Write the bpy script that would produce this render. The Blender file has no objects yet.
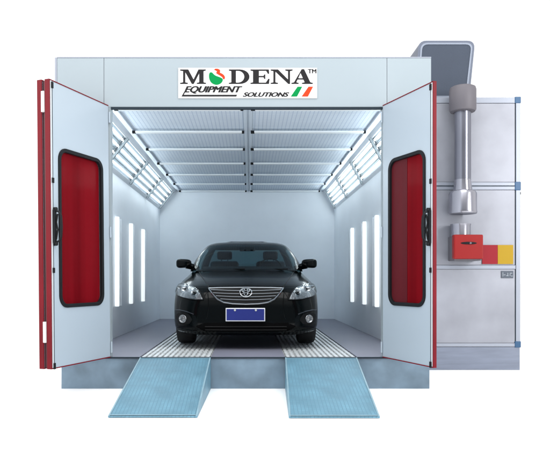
import bpy, bmesh, math, random
from mathutils import Vector, Matrix
random.seed(4)
sc = bpy.context.scene
COL = sc.collection
R = math.radians
PI = math.pi

# ------------------------------------------------------------------ materials
def mat(name, color, rough=0.5, metal=0.0, var=0.06, vscale=1.5, bump=0.0, bscale=60.0,
        coat=0.0, spec=0.5, emit=None, estr=0.0, rvar=0.08, stretch=(1, 1, 1), detail=4):
    m = bpy.data.materials.new(name); m.use_nodes = True
    nt = m.node_tree; N = nt.nodes; L = nt.links
    b = N['Principled BSDF']
    b.inputs['Roughness'].default_value = rough
    b.inputs['Metallic'].default_value = metal
    b.inputs['Coat Weight'].default_value = coat
    b.inputs['Coat Roughness'].default_value = 0.04
    b.inputs['Specular IOR Level'].default_value = spec
    tc = N.new('ShaderNodeTexCoord'); mp = N.new('ShaderNodeMapping')
    mp.inputs['Scale'].default_value = stretch
    L.new(tc.outputs['Object'], mp.inputs['Vector'])
    nz = N.new('ShaderNodeTexNoise'); nz.inputs['Scale'].default_value = vscale
    nz.inputs['Detail'].default_value = detail; nz.inputs['Roughness'].default_value = 0.5
    L.new(mp.outputs['Vector'], nz.inputs['Vector'])
    rp = N.new('ShaderNodeValToRGB')
    c = Vector(color[:3])
    lo = c * (1 - var); hi = c * (1 + var)
    rp.color_ramp.elements[0].position = 0.15; rp.color_ramp.elements[1].position = 0.85
    rp.color_ramp.elements[0].color = (*lo, 1); rp.color_ramp.elements[1].color = (*hi, 1)
    L.new(nz.outputs['Fac'], rp.inputs['Fac']); L.new(rp.outputs['Color'], b.inputs['Base Color'])
    mr = N.new('ShaderNodeMapRange')
    mr.inputs['To Min'].default_value = max(0.02, rough - rvar); mr.inputs['To Max'].default_value = min(1, rough + rvar)
    L.new(nz.outputs['Fac'], mr.inputs['Value']); L.new(mr.outputs['Result'], b.inputs['Roughness'])
    if bump > 0:
        n2 = N.new('ShaderNodeTexNoise'); n2.inputs['Scale'].default_value = bscale; n2.inputs['Detail'].default_value = 3
        L.new(mp.outputs['Vector'], n2.inputs['Vector'])
        bp = N.new('ShaderNodeBump'); bp.inputs['Strength'].default_value = bump; bp.inputs['Distance'].default_value = 0.01
        L.new(n2.outputs['Fac'], bp.inputs['Height']); L.new(bp.outputs['Normal'], b.inputs['Normal'])
    if emit:
        b.inputs['Emission Color'].default_value = (*emit, 1); b.inputs['Emission Strength'].default_value = estr
    m['rampnode'] = rp.name
    return m

def tinted(name, tint, gl=0.08, rough=0.03, streak=0.0, film=None):
    """thin tinted pane: straight-through light coloured by the pane, plus a mirror-like sheen"""
    m = bpy.data.materials.new(name); m.use_nodes = True
    nt = m.node_tree; N = nt.nodes; L = nt.links
    for n in list(N):
        if n.type == 'BSDF_PRINCIPLED': N.remove(n)
    out = [n for n in N if n.type == 'OUTPUT_MATERIAL'][0]
    tr = N.new('ShaderNodeBsdfTransparent'); tr.inputs['Color'].default_value = (*tint, 1)
    gs = N.new('ShaderNodeBsdfGlossy'); gs.inputs['Roughness'].default_value = rough
    gs.inputs['Color'].default_value = (1, 1, 1, 1)
    if streak:
        tc = N.new('ShaderNodeTexCoord'); mp = N.new('ShaderNodeMapping'); mp.inputs['Scale'].default_value = (4.5, 1, .12)
        nz = N.new('ShaderNodeTexNoise'); nz.inputs['Scale'].default_value = 1.0; nz.inputs['Detail'].default_value = 2
        L.new(tc.outputs['Object'], mp.inputs['Vector']); L.new(mp.outputs['Vector'], nz.inputs['Vector'])
        cr = N.new('ShaderNodeValToRGB'); cr.color_ramp.elements[0].position = .38; cr.color_ramp.elements[1].position = .62
        cr.color_ramp.elements[0].color = (tint[0] * (1 - streak), tint[1] * (1 - streak * .5), tint[2] * (1 - streak * .5), 1); cr.color_ramp.elements[1].color = (*tint, 1)
        L.new(nz.outputs['Fac'], cr.inputs['Fac']); L.new(cr.outputs['Color'], tr.inputs['Color'])
    lw = N.new('ShaderNodeLayerWeight'); lw.inputs['Blend'].default_value = 0.25
    mr = N.new('ShaderNodeMapRange'); mr.inputs['To Min'].default_value = gl * 0.4; mr.inputs['To Max'].default_value = min(1, gl * 5)
    L.new(lw.outputs['Fresnel'], mr.inputs['Value'])
    if film:
        df = N.new('ShaderNodeBsdfDiffuse'); df.inputs['Color'].default_value = (*film, 1)
        if streak:
            sc_ = N.new('ShaderNodeMix'); sc_.data_type = 'RGBA'
            sc_.inputs['A'].default_value = tuple(c * (1 - streak * 1.2) for c in film) + (1,); sc_.inputs['B'].default_value = (*film, 1)
            L.new(nz.outputs['Fac'], cr.inputs['Fac'])
            mq = N.new('ShaderNodeMapRange'); mq.inputs['From Min'].default_value = .38; mq.inputs['From Max'].default_value = .62
            L.new(nz.outputs['Fac'], mq.inputs['Value']); L.new(mq.outputs['Result'], sc_.inputs['Factor'])
            L.new(sc_.outputs['Result'], df.inputs['Color'])
        m0 = N.new('ShaderNodeMixShader'); m0.inputs[0].default_value = .78
        L.new(tr.outputs[0], m0.inputs[1]); L.new(df.outputs[0], m0.inputs[2]); tr = m0
    mx = N.new('ShaderNodeMixShader')
    L.new(mr.outputs['Result'], mx.inputs[0]); L.new(tr.outputs[0], mx.inputs[1]); L.new(gs.outputs[0], mx.inputs[2])
    L.new(mx.outputs[0], out.inputs['Surface'])
    return m

def pattern_mat(name, c1, c2, sx, sy, rough, metal=0.0, bump=0.3, kind='grid', var=0.1, vscale=1.2, c3=None):
    """fine woven / embossed pattern in object space (metres): sx, sy cells per metre"""
    m = mat(name, c1, rough, metal, var, vscale)
    nt = m.node_tree; N = nt.nodes; L = nt.links; b = N['Principled BSDF']
    rp = N[m['rampnode']]
    tc = N.new('ShaderNodeTexCoord'); sp = N.new('ShaderNodeSeparateXYZ')
    L.new(tc.outputs['Object'], sp.inputs[0])
    def tri(sock, f, ph=0.0):
        a = N.new('ShaderNodeMath'); a.operation = 'MULTIPLY_ADD'; a.inputs[1].default_value = f * 2 * PI; a.inputs[2].default_value = ph
        L.new(sock, a.inputs[0])
        s = N.new('ShaderNodeMath'); s.operation = 'SINE'; L.new(a.outputs[0], s.inputs[0]); return s.outputs[0]
    sxo = tri(sp.outputs['X'], sx); syo = tri(sp.outputs['Y'], sy)
    mul = N.new('ShaderNodeMath'); mul.operation = 'MAXIMUM' if kind == 'grid' else 'MULTIPLY'
    L.new(sxo, mul.inputs[0]); L.new(syo, mul.inputs[1])
    mr = N.new('ShaderNodeMapRange')
    mr.inputs['From Min'].default_value = -0.3 if kind != 'grid' else 0.55
    mr.inputs['From Max'].default_value = 0.5 if kind != 'grid' else 0.95
    L.new(mul.outputs[0], mr.inputs['Value'])
    mix = N.new('ShaderNodeMix'); mix.data_type = 'RGBA'
    L.new(mr.outputs['Result'], mix.inputs['Factor'])
    L.new(rp.outputs['Color'], mix.inputs['A']); mix.inputs['B'].default_value = (*c2, 1)
    L.new(mix.outputs['Result'], b.inputs['Base Color'])
    bp = N.new('ShaderNodeBump'); bp.inputs['Strength'].default_value = bump; bp.inputs['Distance'].default_value = 0.004
    L.new(mr.outputs['Result'], bp.inputs['Height']); L.new(bp.outputs['Normal'], b.inputs['Normal'])
    return m

M = {}
M['ground'] = mat('white_floor', (0.92, 0.92, 0.92), 0.9, var=0.005, spec=0.1)
M['panel'] = mat('painted_panel', (0.285, 0.333, 0.362), 0.28, var=0.04, vscale=0.8, detail=0, rvar=0.0)
M['door'] = mat('door_panel', (0.325, 0.385, 0.44), 0.28, var=0.06, vscale=0.9, detail=0, rvar=0.0)
M['wall'] = mat('inner_wall', (0.80, 0.85, 0.90), 0.38, var=0.06)
M['ceil'] = pattern_mat('ceiling_filter', (0.68, 0.75, 0.82), (0.50, 0.58, 0.69), 20, 15, 0.8, bump=0.2, kind='grid', var=0.07, vscale=3)
M['bar'] = mat('white_bar', (0.82, 0.86, 0.88), 0.4, var=0.03)
M['rail'] = mat('rail_steel', (0.60, 0.67, 0.74), 0.4, var=0.04)
M['black'] = mat('black_rubber', (0.010, 0.011, 0.013), 0.5, var=0.2, spec=0.12)
M['darkline'] = mat('dark_seal', (0.02, 0.03, 0.04), 0.6, var=0.2, spec=0.12)
M['reflector'] = mat('lamp_reflector', (0.19, 0.23, 0.26), 0.35, var=0.03)
M['divider'] = mat('lamp_divider', (0.30, 0.35, 0.38), 0.5, var=0.03)
M['tube'] = mat('lamp_tube', (0.9, 0.95, 0.95), 0.4, emit=(0.90, 0.98, 1.0), estr=11.0, var=0.01)
M['walltube'] = mat('wall_lamp_tube', (0.9, 0.95, 0.95), 0.4, emit=(0.92, 0.98, 1.0), estr=0.7, var=0.01)
M['base'] = mat('galvanised_base', (0.140, 0.205, 0.265), 0.5, metal=0.0, var=0.42, vscale=3.5, bump=0.04, bscale=30)
M['deck'] = mat('deck_plate', (0.195, 0.20, 0.255), 0.45, var=0.08, bump=0.03)
M['grate'] = mat('galvanised_grate', (0.66, 0.69, 0.70), 0.4, metal=0.15, var=0.15, vscale=5)
M['pit'] = mat('pit_floor', (0.16, 0.16, 0.18), 0.8, var=0.2)
M['ramp'] = pattern_mat('chequer_plate', (0.108, 0.232, 0.308), (0.086, 0.196, 0.265), 30, 30, 0.45, metal=0.1, bump=0.35, kind='grid', var=0.45, vscale=5)
M['rampedge'] = mat('ramp_edge', (0.19, 0.30, 0.36), 0.45, var=0.2, vscale=8)
M['red'] = mat('red_seal', (0.14, 0.005, 0.011), 0.45, var=0.25, vscale=2.5, spec=0.12)
M['reddark'] = mat('red_groove', (0.05, 0.006, 0.010), 0.5, var=0.15)
M['pane'] = tinted('red_pane', (0.80, 0.06, 0.08), 0.006, rough=0.12, streak=0.30, film=(0.185, 0.0055, 0.0105))
M['panedark'] = mat('dark_red_sheet', (0.075, 0.007, 0.011), 0.5, var=0.2, vscale=1.0, spec=0.1, stretch=(5, 1, .15))
M['alu'] = mat('aluminium_edge', (0.47, 0.50, 0.52), 0.35, metal=0.1, var=0.03)
M['hinge'] = mat('white_hinge', (0.55, 0.52, 0.52), 0.4, var=0.04)
M['cab'] = mat('cabinet_panel', (0.270, 0.280, 0.318), 0.40, metal=0.25, var=0.22, vscale=2.2, bump=0.03, bscale=20)
M['cabbase'] = mat('cabinet_plinth', (0.175, 0.20, 0.26), 0.5, var=0.22, vscale=6, bump=0.05, stretch=(0.3, 1, 3))
M['cabframe'] = mat('cabinet_frame', (0.29, 0.315, 0.37), 0.35, metal=0.2, var=0.04)
M['blue'] = mat('blue_corner', (0.018, 0.075, 0.165), 0.4, var=0.1)
M['steel'] = mat('pipe_steel', (0.19, 0.195, 0.23), 0.30, metal=0.85, var=0.06)
M['bright'] = mat('bright_steel', (0.32, 0.32, 0.36), 0.24, metal=0.95, var=0.05)
M['cap'] = mat('cap_grey', (0.105, 0.098, 0.112), 0.55, metal=0.1, var=0.1)
M['hood'] = mat('duct_grey', (0.105, 0.122, 0.165), 0.5, metal=0.1, var=0.06)
M['hoodrim'] = mat('duct_rim', (0.21, 0.24, 0.30), 0.45, var=0.06)
M['screen'] = mat('duct_screen', (0.052, 0.064, 0.088), 0.7, var=0.08, vscale=3, bump=0.2, bscale=160, spec=0.2)
M['burner'] = mat('burner_red', (0.245, 0.012, 0.012), 0.38, var=0.05, spec=0.2)
M['yellow'] = mat('yellow_plate', (0.36, 0.225, 0.01), 0.45, var=0.04, spec=0.2)
M['redplate'] = mat('red_plate', (0.245, 0.009, 0.017), 0.45, var=0.05, spec=0.2)
M['label'] = mat('dark_label', (0.055, 0.07, 0.095), 0.5, var=0.2)
M['labelmark'] = mat('label_mark', (0.25, 0.28, 0.32), 0.5, var=0.1)
M['white'] = mat('sign_white', (0.80, 0.80, 0.80), 0.45, var=0.01)
M['ink'] = mat('sign_ink', (0.020, 0.019, 0.020), 0.6, var=0.05, spec=0.06)
M['green'] = mat('sign_green', (0.002, 0.20, 0.05), 0.6, var=0.03, spec=0.06)
M['orange'] = mat('sign_red', (0.52, 0.045, 0.015), 0.6, var=0.03, spec=0.06)
M['paint'] = mat('black_paint', (0.0014, 0.0026, 0.0030), 0.18, coat=0.18, spec=0.06, var=0.2, rvar=0.04)
M['carblack'] = mat('black_plastic', (0.006, 0.0065, 0.007), 0.55, var=0.2, spec=0.15)
M['intake'] = mat('intake_black', (0.0025, 0.0026, 0.0028), 0.7, var=0.2, spec=0.03)
M['chrome'] = mat('chrome', (0.46, 0.49, 0.51), 0.14, metal=1.0, var=0.03, rvar=0.04)
M['chromedull'] = mat('satin_chrome', (0.10, 0.11, 0.12), 0.25, metal=1.0, var=0.05)
M['lamp'] = mat('lamp_bowl', (0.24, 0.25, 0.26), 0.24, metal=0.8, var=0.5, vscale=30, bump=0.5, bscale=45)
M['lens'] = tinted('lamp_lens', (0.92, 0.94, 0.95), 0.05)
M['glass'] = tinted('car_glass', (0.34, 0.52, 0.56), 0.11)
M['tyre'] = mat('tyre', (0.014, 0.014, 0.015), 0.75, var=0.2, bump=0.1)
M['rim'] = mat('alloy_rim', (0.5, 0.51, 0.53), 0.3, metal=0.9)
M['seat'] = mat('seat_fabric', (0.03, 0.032, 0.036), 0.8, var=0.2)
M['plate'] = mat('blue_plate', (0.014, 0.024, 0.17), 0.4, var=0.04, spec=0.2)
M['plateframe'] = mat('plate_frame', (0.62, 0.64, 0.68), 0.3, metal=0.4)

# ------------------------------------------------------------------ mesh helpers
def empty(name, loc, label, cat, group=None):
    o = bpy.data.objects.new(name, None); COL.objects.link(o)
    o.location = loc; o['label'] = label; o['category'] = cat; o.empty_display_size = 0.2
    if group: o['group'] = group
    return o

def obj(name, bm, m, parent=None, smooth=False, bevel=0.0, seg=2, loc=None, rotz=None, mats=None):
    bmesh.ops.recalc_face_normals(bm, faces=bm.faces[:])
    if bevel > 0:
        ed = [e for e in bm.edges if len(e.link_faces) == 2 and e.calc_face_angle(0) > 0.6]
        bmesh.ops.bevel(bm, geom=ed, offset=bevel, segments=seg, profile=0.5, affect='EDGES', clamp_overlap=True)
    me = bpy.data.meshes.new(name); bm.to_mesh(me); bm.free()
    for mm in (mats or [m]): me.materials.append(mm)
    if smooth:
        me.polygons.foreach_set('use_smooth', [True] * len(me.polygons))
        try: me.set_sharp_from_angle(angle=R(38))
        except Exception: pass
    o = bpy.data.objects.new(name, me); COL.objects.link(o)
    if parent: o.parent = parent
    if loc is not None: o.location = loc
    if rotz is not None: o.rotation_euler = (0, 0, rotz)
    return o

def box(bm, x0, x1, y0, y1, z0, z1):
    vs = [bm.verts.new(p) for p in ((x0, y0, z0), (x1, y0, z0), (x1, y1, z0), (x0, y1, z0),
                                    (x0, y0, z1), (x1, y0, z1), (x1, y1, z1), (x0, y1, z1))]
    for f in ((0, 3, 2, 1), (4, 5, 6, 7), (0, 1, 5, 4), (1, 2, 6, 5), (2, 3, 7, 6), (3, 0, 4, 7)):
        bm.faces.new([vs[i] for i in f])
    return vs

def nb(): return bmesh.new()
def bx(*a):
    bm = nb(); box(bm, *a); return bm

def tube(bm, pts, r, n=8, closed=False, caps=True):
    pts = [Vector(p) for p in pts]; K = len(pts); rings = []
    up = None
    for i in range(K):
        if closed: d = pts[(i + 1) % K] - pts[i - 1]
        else: d = pts[min(i + 1, K - 1)] - pts[max(i - 1, 0)]
        d.normalize()
        if up is None: up = Vector((0, 0, 1)) if abs(d.z) < 0.9 else Vector((1, 0, 0))
        a = d.cross(up)
        if a.length < 1e-4: a = d.cross(Vector((0, 1, 0)))
        a.normalize(); b2 = a.cross(d).normalized(); up = b2
        rr = r[i] if isinstance(r, (list, tuple)) else r
        rings.append([bm.verts.new(pts[i] + a * rr * math.cos(2 * PI * k / n) + b2 * rr * math.sin(2 * PI * k / n)) for k in range(n)])
    for i in range(K if closed else K - 1):
        A = rings[i]; B = rings[(i + 1) % K]
        for k in range(n): bm.faces.new((A[k], A[(k + 1) % n], B[(k + 1) % n], B[k]))
    if caps and not closed:
        bm.faces.new(rings[0][::-1]); bm.faces.new(rings[-1])

def lathe(bm, prof, n=32, axis='z', org=(0, 0, 0), close=True):
    """prof: list of (r, h); axis z or x"""
    rings = []
    for r, h in prof:
        ring = []
        for k in range(n):
            a = 2 * PI * k / n
            p = (r * math.cos(a), r * math.sin(a), h) if axis == 'z' else ((h, r * math.cos(a), r * math.sin(a)) if axis == 'x' else (r * math.cos(a), h, r * math.sin(a)))
            ring.append(bm.verts.new(Vector(p) + Vector(org)))
        rings.append(ring)
    for i in range(len(rings) - 1):
        A, B = rings[i], rings[i + 1]
        for k in range(n): bm.faces.new((A[k], A[(k + 1) % n], B[(k + 1) % n], B[k]))
    if close:
        bm.faces.new(rings[0][::-1]); bm.faces.new(rings[-1])

def rrect(u0, u1, z0, z1, r, k=7):
    pts = []
    for cx, cz, a0 in ((u1 - r, z1 - r, 0), (u0 + r, z1 - r, 90), (u0 + r, z0 + r, 180), (u1 - r, z0 + r, 270)):
        for i in range(k + 1):
            a = R(a0 + 90 * i / k); pts.append((cx + r * math.cos(a), cz + r * math.sin(a)))
    return pts

def ring_prism(bm, outer, inner, y0, y1):
    """closed band between two outlines of equal count in the xz plane, from y0 to y1"""
    n = len(outer)
    def layer(pts, y):
        out = []; last = None
        for p in pts:
            if last is not None and (abs(p[0] - last[0]) + abs(p[1] - last[1])) < 1e-6: out.append(out[-1])
            else: out.append(bm.verts.new((p[0], y, p[1])))
            last = p
        return out
    of, ob, jf, jb = layer(outer, y0), layer(outer, y1), layer(inner, y0), layer(inner, y1)
    def face(vs):
        u = []
        for v in vs:
            if v not in u: u.append(v)
        if len(u) > 2:
            try: bm.faces.new(u)
            except ValueError: pass
    for i in range(n):
        j = (i + 1) % n
        face((of[i], of[j], jf[j], jf[i])); face((ob[j], ob[i], jb[i], jb[j]))
        face((of[j], of[i], ob[i], ob[j])); face((jf[i], jf[j], jb[j], jb[i]))

def prism(bm, pts, y0, y1):
    a = [bm.verts.new((p[0], y0, p[1])) for p in pts]; b = [bm.verts.new((p[0], y1, p[1])) for p in pts]
    bm.faces.new(a); bm.faces.new(b[::-1])
    n = len(pts)
    for i in range(n): bm.faces.new((a[i], b[i], b[(i + 1) % n], a[(i + 1) % n]))

def tag(o, label=None, cat=None, group=None, kind=None):
    if label: o['label'] = label
    if cat: o['category'] = cat
    if group: o['group'] = group
    if kind: o['kind'] = kind
    return o

# ------------------------------------------------------------------ setting
g = nb(); s = 150
vs = [g.verts.new(p) for p in ((-s, -60, 0), (s, -60, 0), (s, 240, 0), (-s, 240, 0))]; g.faces.new(vs)
ground = obj('ground', g, M['ground']); ground['kind'] = 'structure'

# ------------------------------------------------------------------ spray booth
ZD = 0.35                      # deck height
XL, XR = -1.98, 1.85           # inner walls
OL, OR = -2.14, 1.99           # outer skin
HL, HR = -1.527, 1.456         # door hinges
YF, YB = 7.0, 14.0
ZT = 3.635; ZC = 3.185; ZO = 3.097
booth = empty('spray_booth', (0, YF, 0), 'pale blue-grey walk-in spray paint booth with red-edged doors standing open around the black car', 'spray booth')
def bp(name, bm, m, parent=None, **k):
    """booth part given in world metres"""
    if parent is None:
        bmesh.ops.translate(bm, verts=bm.verts[:], vec=(0, -YF, 0))
        return obj(name, bm, m, booth, **k)
    return obj(name, bm, m, parent, **k)

# plinth skirt, pit and deck
b = nb()
box(b, -2.075, 1.975, YF + 0.012, YF + 0.05, 0.0, 0.328)
box(b, -2.075, -2.03, YF + 0.05, YB + 0.1, 0.0, 0.328)
box(b, 1.93, 1.975, YF + 0.05, YB + 0.1, 0.0, 0.328)
box(b, -2.03, 1.93, YB + 0.06, YB + 0.1, 0.0, 0.328)
base = bp('base_skirt', b, M['base'])
b = nb(); box(b, -2.03, 1.93, YF + 0.05, YB + 0.06, 0.16, 0.22); bp('pit_floor', b, M['pit'])
GX = [(-1.215, -0.430), (0.385, 1.180)]
for x0, x1 in ((OL + .07, GX[0][0]), (GX[0][1], GX[1][0]), (GX[1][1], OR - .02)):
    b = nb(); box(b, x0, x1, YF + 0.004, YB + 0.09, 0.329, ZD); bp('deck_plate', b, M['deck'])
for x0, x1 in GX:
    b = nb(); n = 13; w = (x1 - x0 - 0.012) / n
    for i in range(n):
        xx = x0 + 0.006 + w * (i + 0.5)
        box(b, xx - w * 0.27, xx + w * 0.27, YF + 0.006, YB - 0.25, 0.315, 0.347)
    y = YF + 0.05
    while y < YB - 0.3:
        box(b, x0 + 0.004, x1 - 0.004, y, y + 0.012, 0.316, 0.3425); y += 0.22
    bp('floor_grate', b, M['grate'])
b = nb(); box(b, OL + .06, OR - .01, YF - 0.004, YF + 0.003, 0.333, 0.3505); bp('threshold_strip', b, M['darkline'])

# shell
b = nb(); box(b, OL, XL, YF + .08, YB + .1, 0.352, ZT - .004); bp('side_wall', b, M['wall'])
b = nb(); box(b, XR, OR, YF + .08, YB + .1, 0.352, ZT - .004); bp('side_wall', b, M['wall'])
b = nb(); box(b, XL, XR, YB, YB + .1, 0.352, ZT - .006); bp('back_wall', b, M['wall'])
b = nb(); box(b, XL, XR, YF + .08, YB, ZT - .08, ZT - .008); bp('roof', b, M['panel'])
SL, SR = -1.605, 1.505
b = nb(); box(b, OL + .02, SL - .002, YF, YF + .08, 0.352, ZT); bp('front_panel', b, M['panel'], bevel=.002)
b = nb(); box(b, SR + .002, OR, YF, YF + .08, 0.352, ZT); bp('front_panel', b, M['panel'], bevel=.002)
b = nb(); box(b, SL + .002, SR - .002, YF, YF + .08, ZO, ZT); lint = bp('lintel_panel', b, M['panel'], bevel=.002)
for x0, x1 in ((SL + .002, HL), (HR, SR - .002)):
    b = nb(); box(b, x0, x1, YF + .002, YF + .08, 0.352, ZO - .001); bp('door_jamb', b, M['panel'])
b = nb(); box(b, OL - .004, OL + .019, YF - .004, YF + .079, 0.352, ZT + .006); bp('corner_trim', b, M['cabframe'], bevel=.003)
b = nb(); box(b, OL + .02, OR, YF - .003, YF + .079, ZT + .001, ZT + .012); bp('top_trim', b, M['cabframe'])
b = nb(); box(b, HL, HR, YF - .008, YF + .03, ZO - .024, ZO - .002); bp('lintel_seal', b, M['darkline'])
# lining above the lintel, between door head and ceiling
b = nb(); box(b, XL, XR, YF + .081, YF + .1, ZO, ZT - .09); bp('head_lining', b, M['wall'])

# ceiling: two rows of filter panels, rails, cross bars with black clips
CX = -0.025
bars = [7.24, 8.36, 9.46, 10.60, 11.72, 12.84, 13.86]
ys = [YF + .1] + bars[1:-1] + [YB - .002]
for x0, x1 in ((-1.54, CX - .055), (CX + .055, 1.56)):
    for i in range(len(ys) - 1):
        b = nb(); box(b, x0 + .002, x1 - .002, ys[i] + .004, ys[i + 1] - .004, ZC, ZC + .03)
        bp('filter_panel', b, M['ceil'])
for x0, x1 in ((CX - .054, CX - .012), (CX + .012, CX + .054), (-1.60, -1.535), (1.525, 1.60)):
    b = nb(); box(b, x0, x1, YF + .1, YB - .002, ZC - .028, ZC - .002); bp('ceiling_rail', b, M['rail'], bevel=.003)
b = nb(); box(b, CX - .011, CX + .011, YF + .1, YB - .002, ZC - .012, ZC - .004); bp('rail_channel', b, M['rail'])
for i, y in enumerate(bars):
    for sgn in (-1, 1):
        xa, xb = (-1.50, CX - .08) if sgn < 0 else (CX + .08, 1.49)
        b = nb(); box(b, xa, xb, y - .04, y + .04, ZC - .060, ZC - .036)
        bar = bp('cross_bar', b, M['bar'], bevel=.006)
        b = nb(); box(b, xa - .045, xa + .003, y - .02 - YF, y + .02 - YF, ZC - .064, ZC - .029); 
        bp('clip', b, M['black'], parent=bar, bevel=.004)
        b = nb(); box(b, xb - .003, xb + .03, y - .02 - YF, y + .02 - YF, ZC - .064, ZC - .029)
        bp('clip', b, M['black'], parent=bar, bevel=.004)

# sloped light troughs along both ceiling corners
def chamfer(side):
    # local frame: P(u, n, y): u from ceiling edge down to the wall, n into the room
    top = Vector((-1.60 if side < 0 else 1.60, 0, ZC + .03)); bot = Vector((XL if side < 0 else XR, 0, 2.745))
    U = (bot - top); LEN = U.length; U.normalize()
    Nn = Vector((1, 0, -1)) if side < 0 else Vector((-1, 0, -1))
    Nn = (Nn - U * Nn.dot(U)).normalized()
    def P(u, n, y): return top + U * (u * LEN) + Nn * n + Vector((0, y - YF, 0))
    def cb(bm, u0, u1, n0, n1, y0, y1):
        vs = [bm.verts.new(P(*p)) for p in ((u0, n0, y0), (u1, n0, y0), (u1, n0, y1), (u0, n0, y1),
                                            (u0, n1, y0), (u1, n1, y0), (u1, n1, y1), (u0, n1, y1))]
        for f in ((0, 3, 2, 1), (4, 5, 6, 7), (0, 1, 5, 4), (1, 2, 6, 5), (2, 3, 7, 6), (3, 0, 4, 7)):
            bm.faces.new([vs[i] for i in f])
    b = nb(); cb(b, 0.0, 1.0, -.06, -.045, YF + .1, YB - .003); obj('slope_backing', b, M['wall'], booth)
    b = nb(); cb(b, 0.0, .20, -.044, .0, YF + .1, YB - .003); obj('slope_strip', b, M['wall'], booth, bevel=.003)
    b = nb(); cb(b, .88, 1.02, -.044, .0, YF + .1, YB - .003); obj('slope_strip', b, M['wall'], booth, bevel=.003)
    ds = [7.0, 8.66, 10.36, 12.06, 13.76]
    for i in range(4):
        y0, y1 = ds[i] + .05, ds[i + 1] - .05
        if i == 0: y0 = YF + .13
        b = nb(); cb(b, .205, .875, -.043, -.030, y0, y1)
        fx = obj('ceiling_light', b, M['reflector'], booth)
        for k in range(4):
            u = .205 + .67 * (k + .5) / 4
            b = nb(); tube(b, [P(u, -.004, y0 + .05), P(u, -.004, y1 - .05)], .0125, 10)
            obj('tube', b, M['tube'], fx, smooth=True)
        for k in range(1, 4):
            u = .205 + .67 * k / 4
            b = nb(); cb(b, u - .012, u + .012, -.029, -.006, y0 + .02, y1 - .02)
            obj('reflector_rib', b, M['reflector'], fx)
    for y in ds[1:]:
        b = nb(); cb(b, .17, .96, .001, .032, y - .026, y + .026); obj('light_divider', b, M['divider'], booth, bevel=.006)
chamfer(-1); chamfer(1)

# upright wall lamps
for side, spots in ((-1, (8.22, 9.34, 10.44, 11.62)), (1, (8.15, 9.13, 10.12, 11.33))):
    xw = XL if side < 0 else XR
    d = 1 if side < 0 else -1
    for y in spots:
        def wb(bm, n0, n1, y0, y1, z0, z1):
            xs = sorted((xw + d * n0, xw + d * n1)); box(bm, xs[0], xs[1], y0 - YF, y1 - YF, z0, z1)
        z0, z1 = .81, 2.13
        b = nb(); wb(b, .001, .008, y + .05, y + .34, z0 + .02, z1 - .02)
        tray = obj('wall_light', b, M['bar'], booth, bevel=.002)
        b = nb(); wb(b, .001, .03, y + .34, y + .355, z0, z1); obj('frame', b, M['wall'], tray)
        b = nb(); wb(b, .001, .055, y, y + .07, z0, z1); obj('lamp_lens', b, M['walltube'], tray, bevel=.012)

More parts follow.
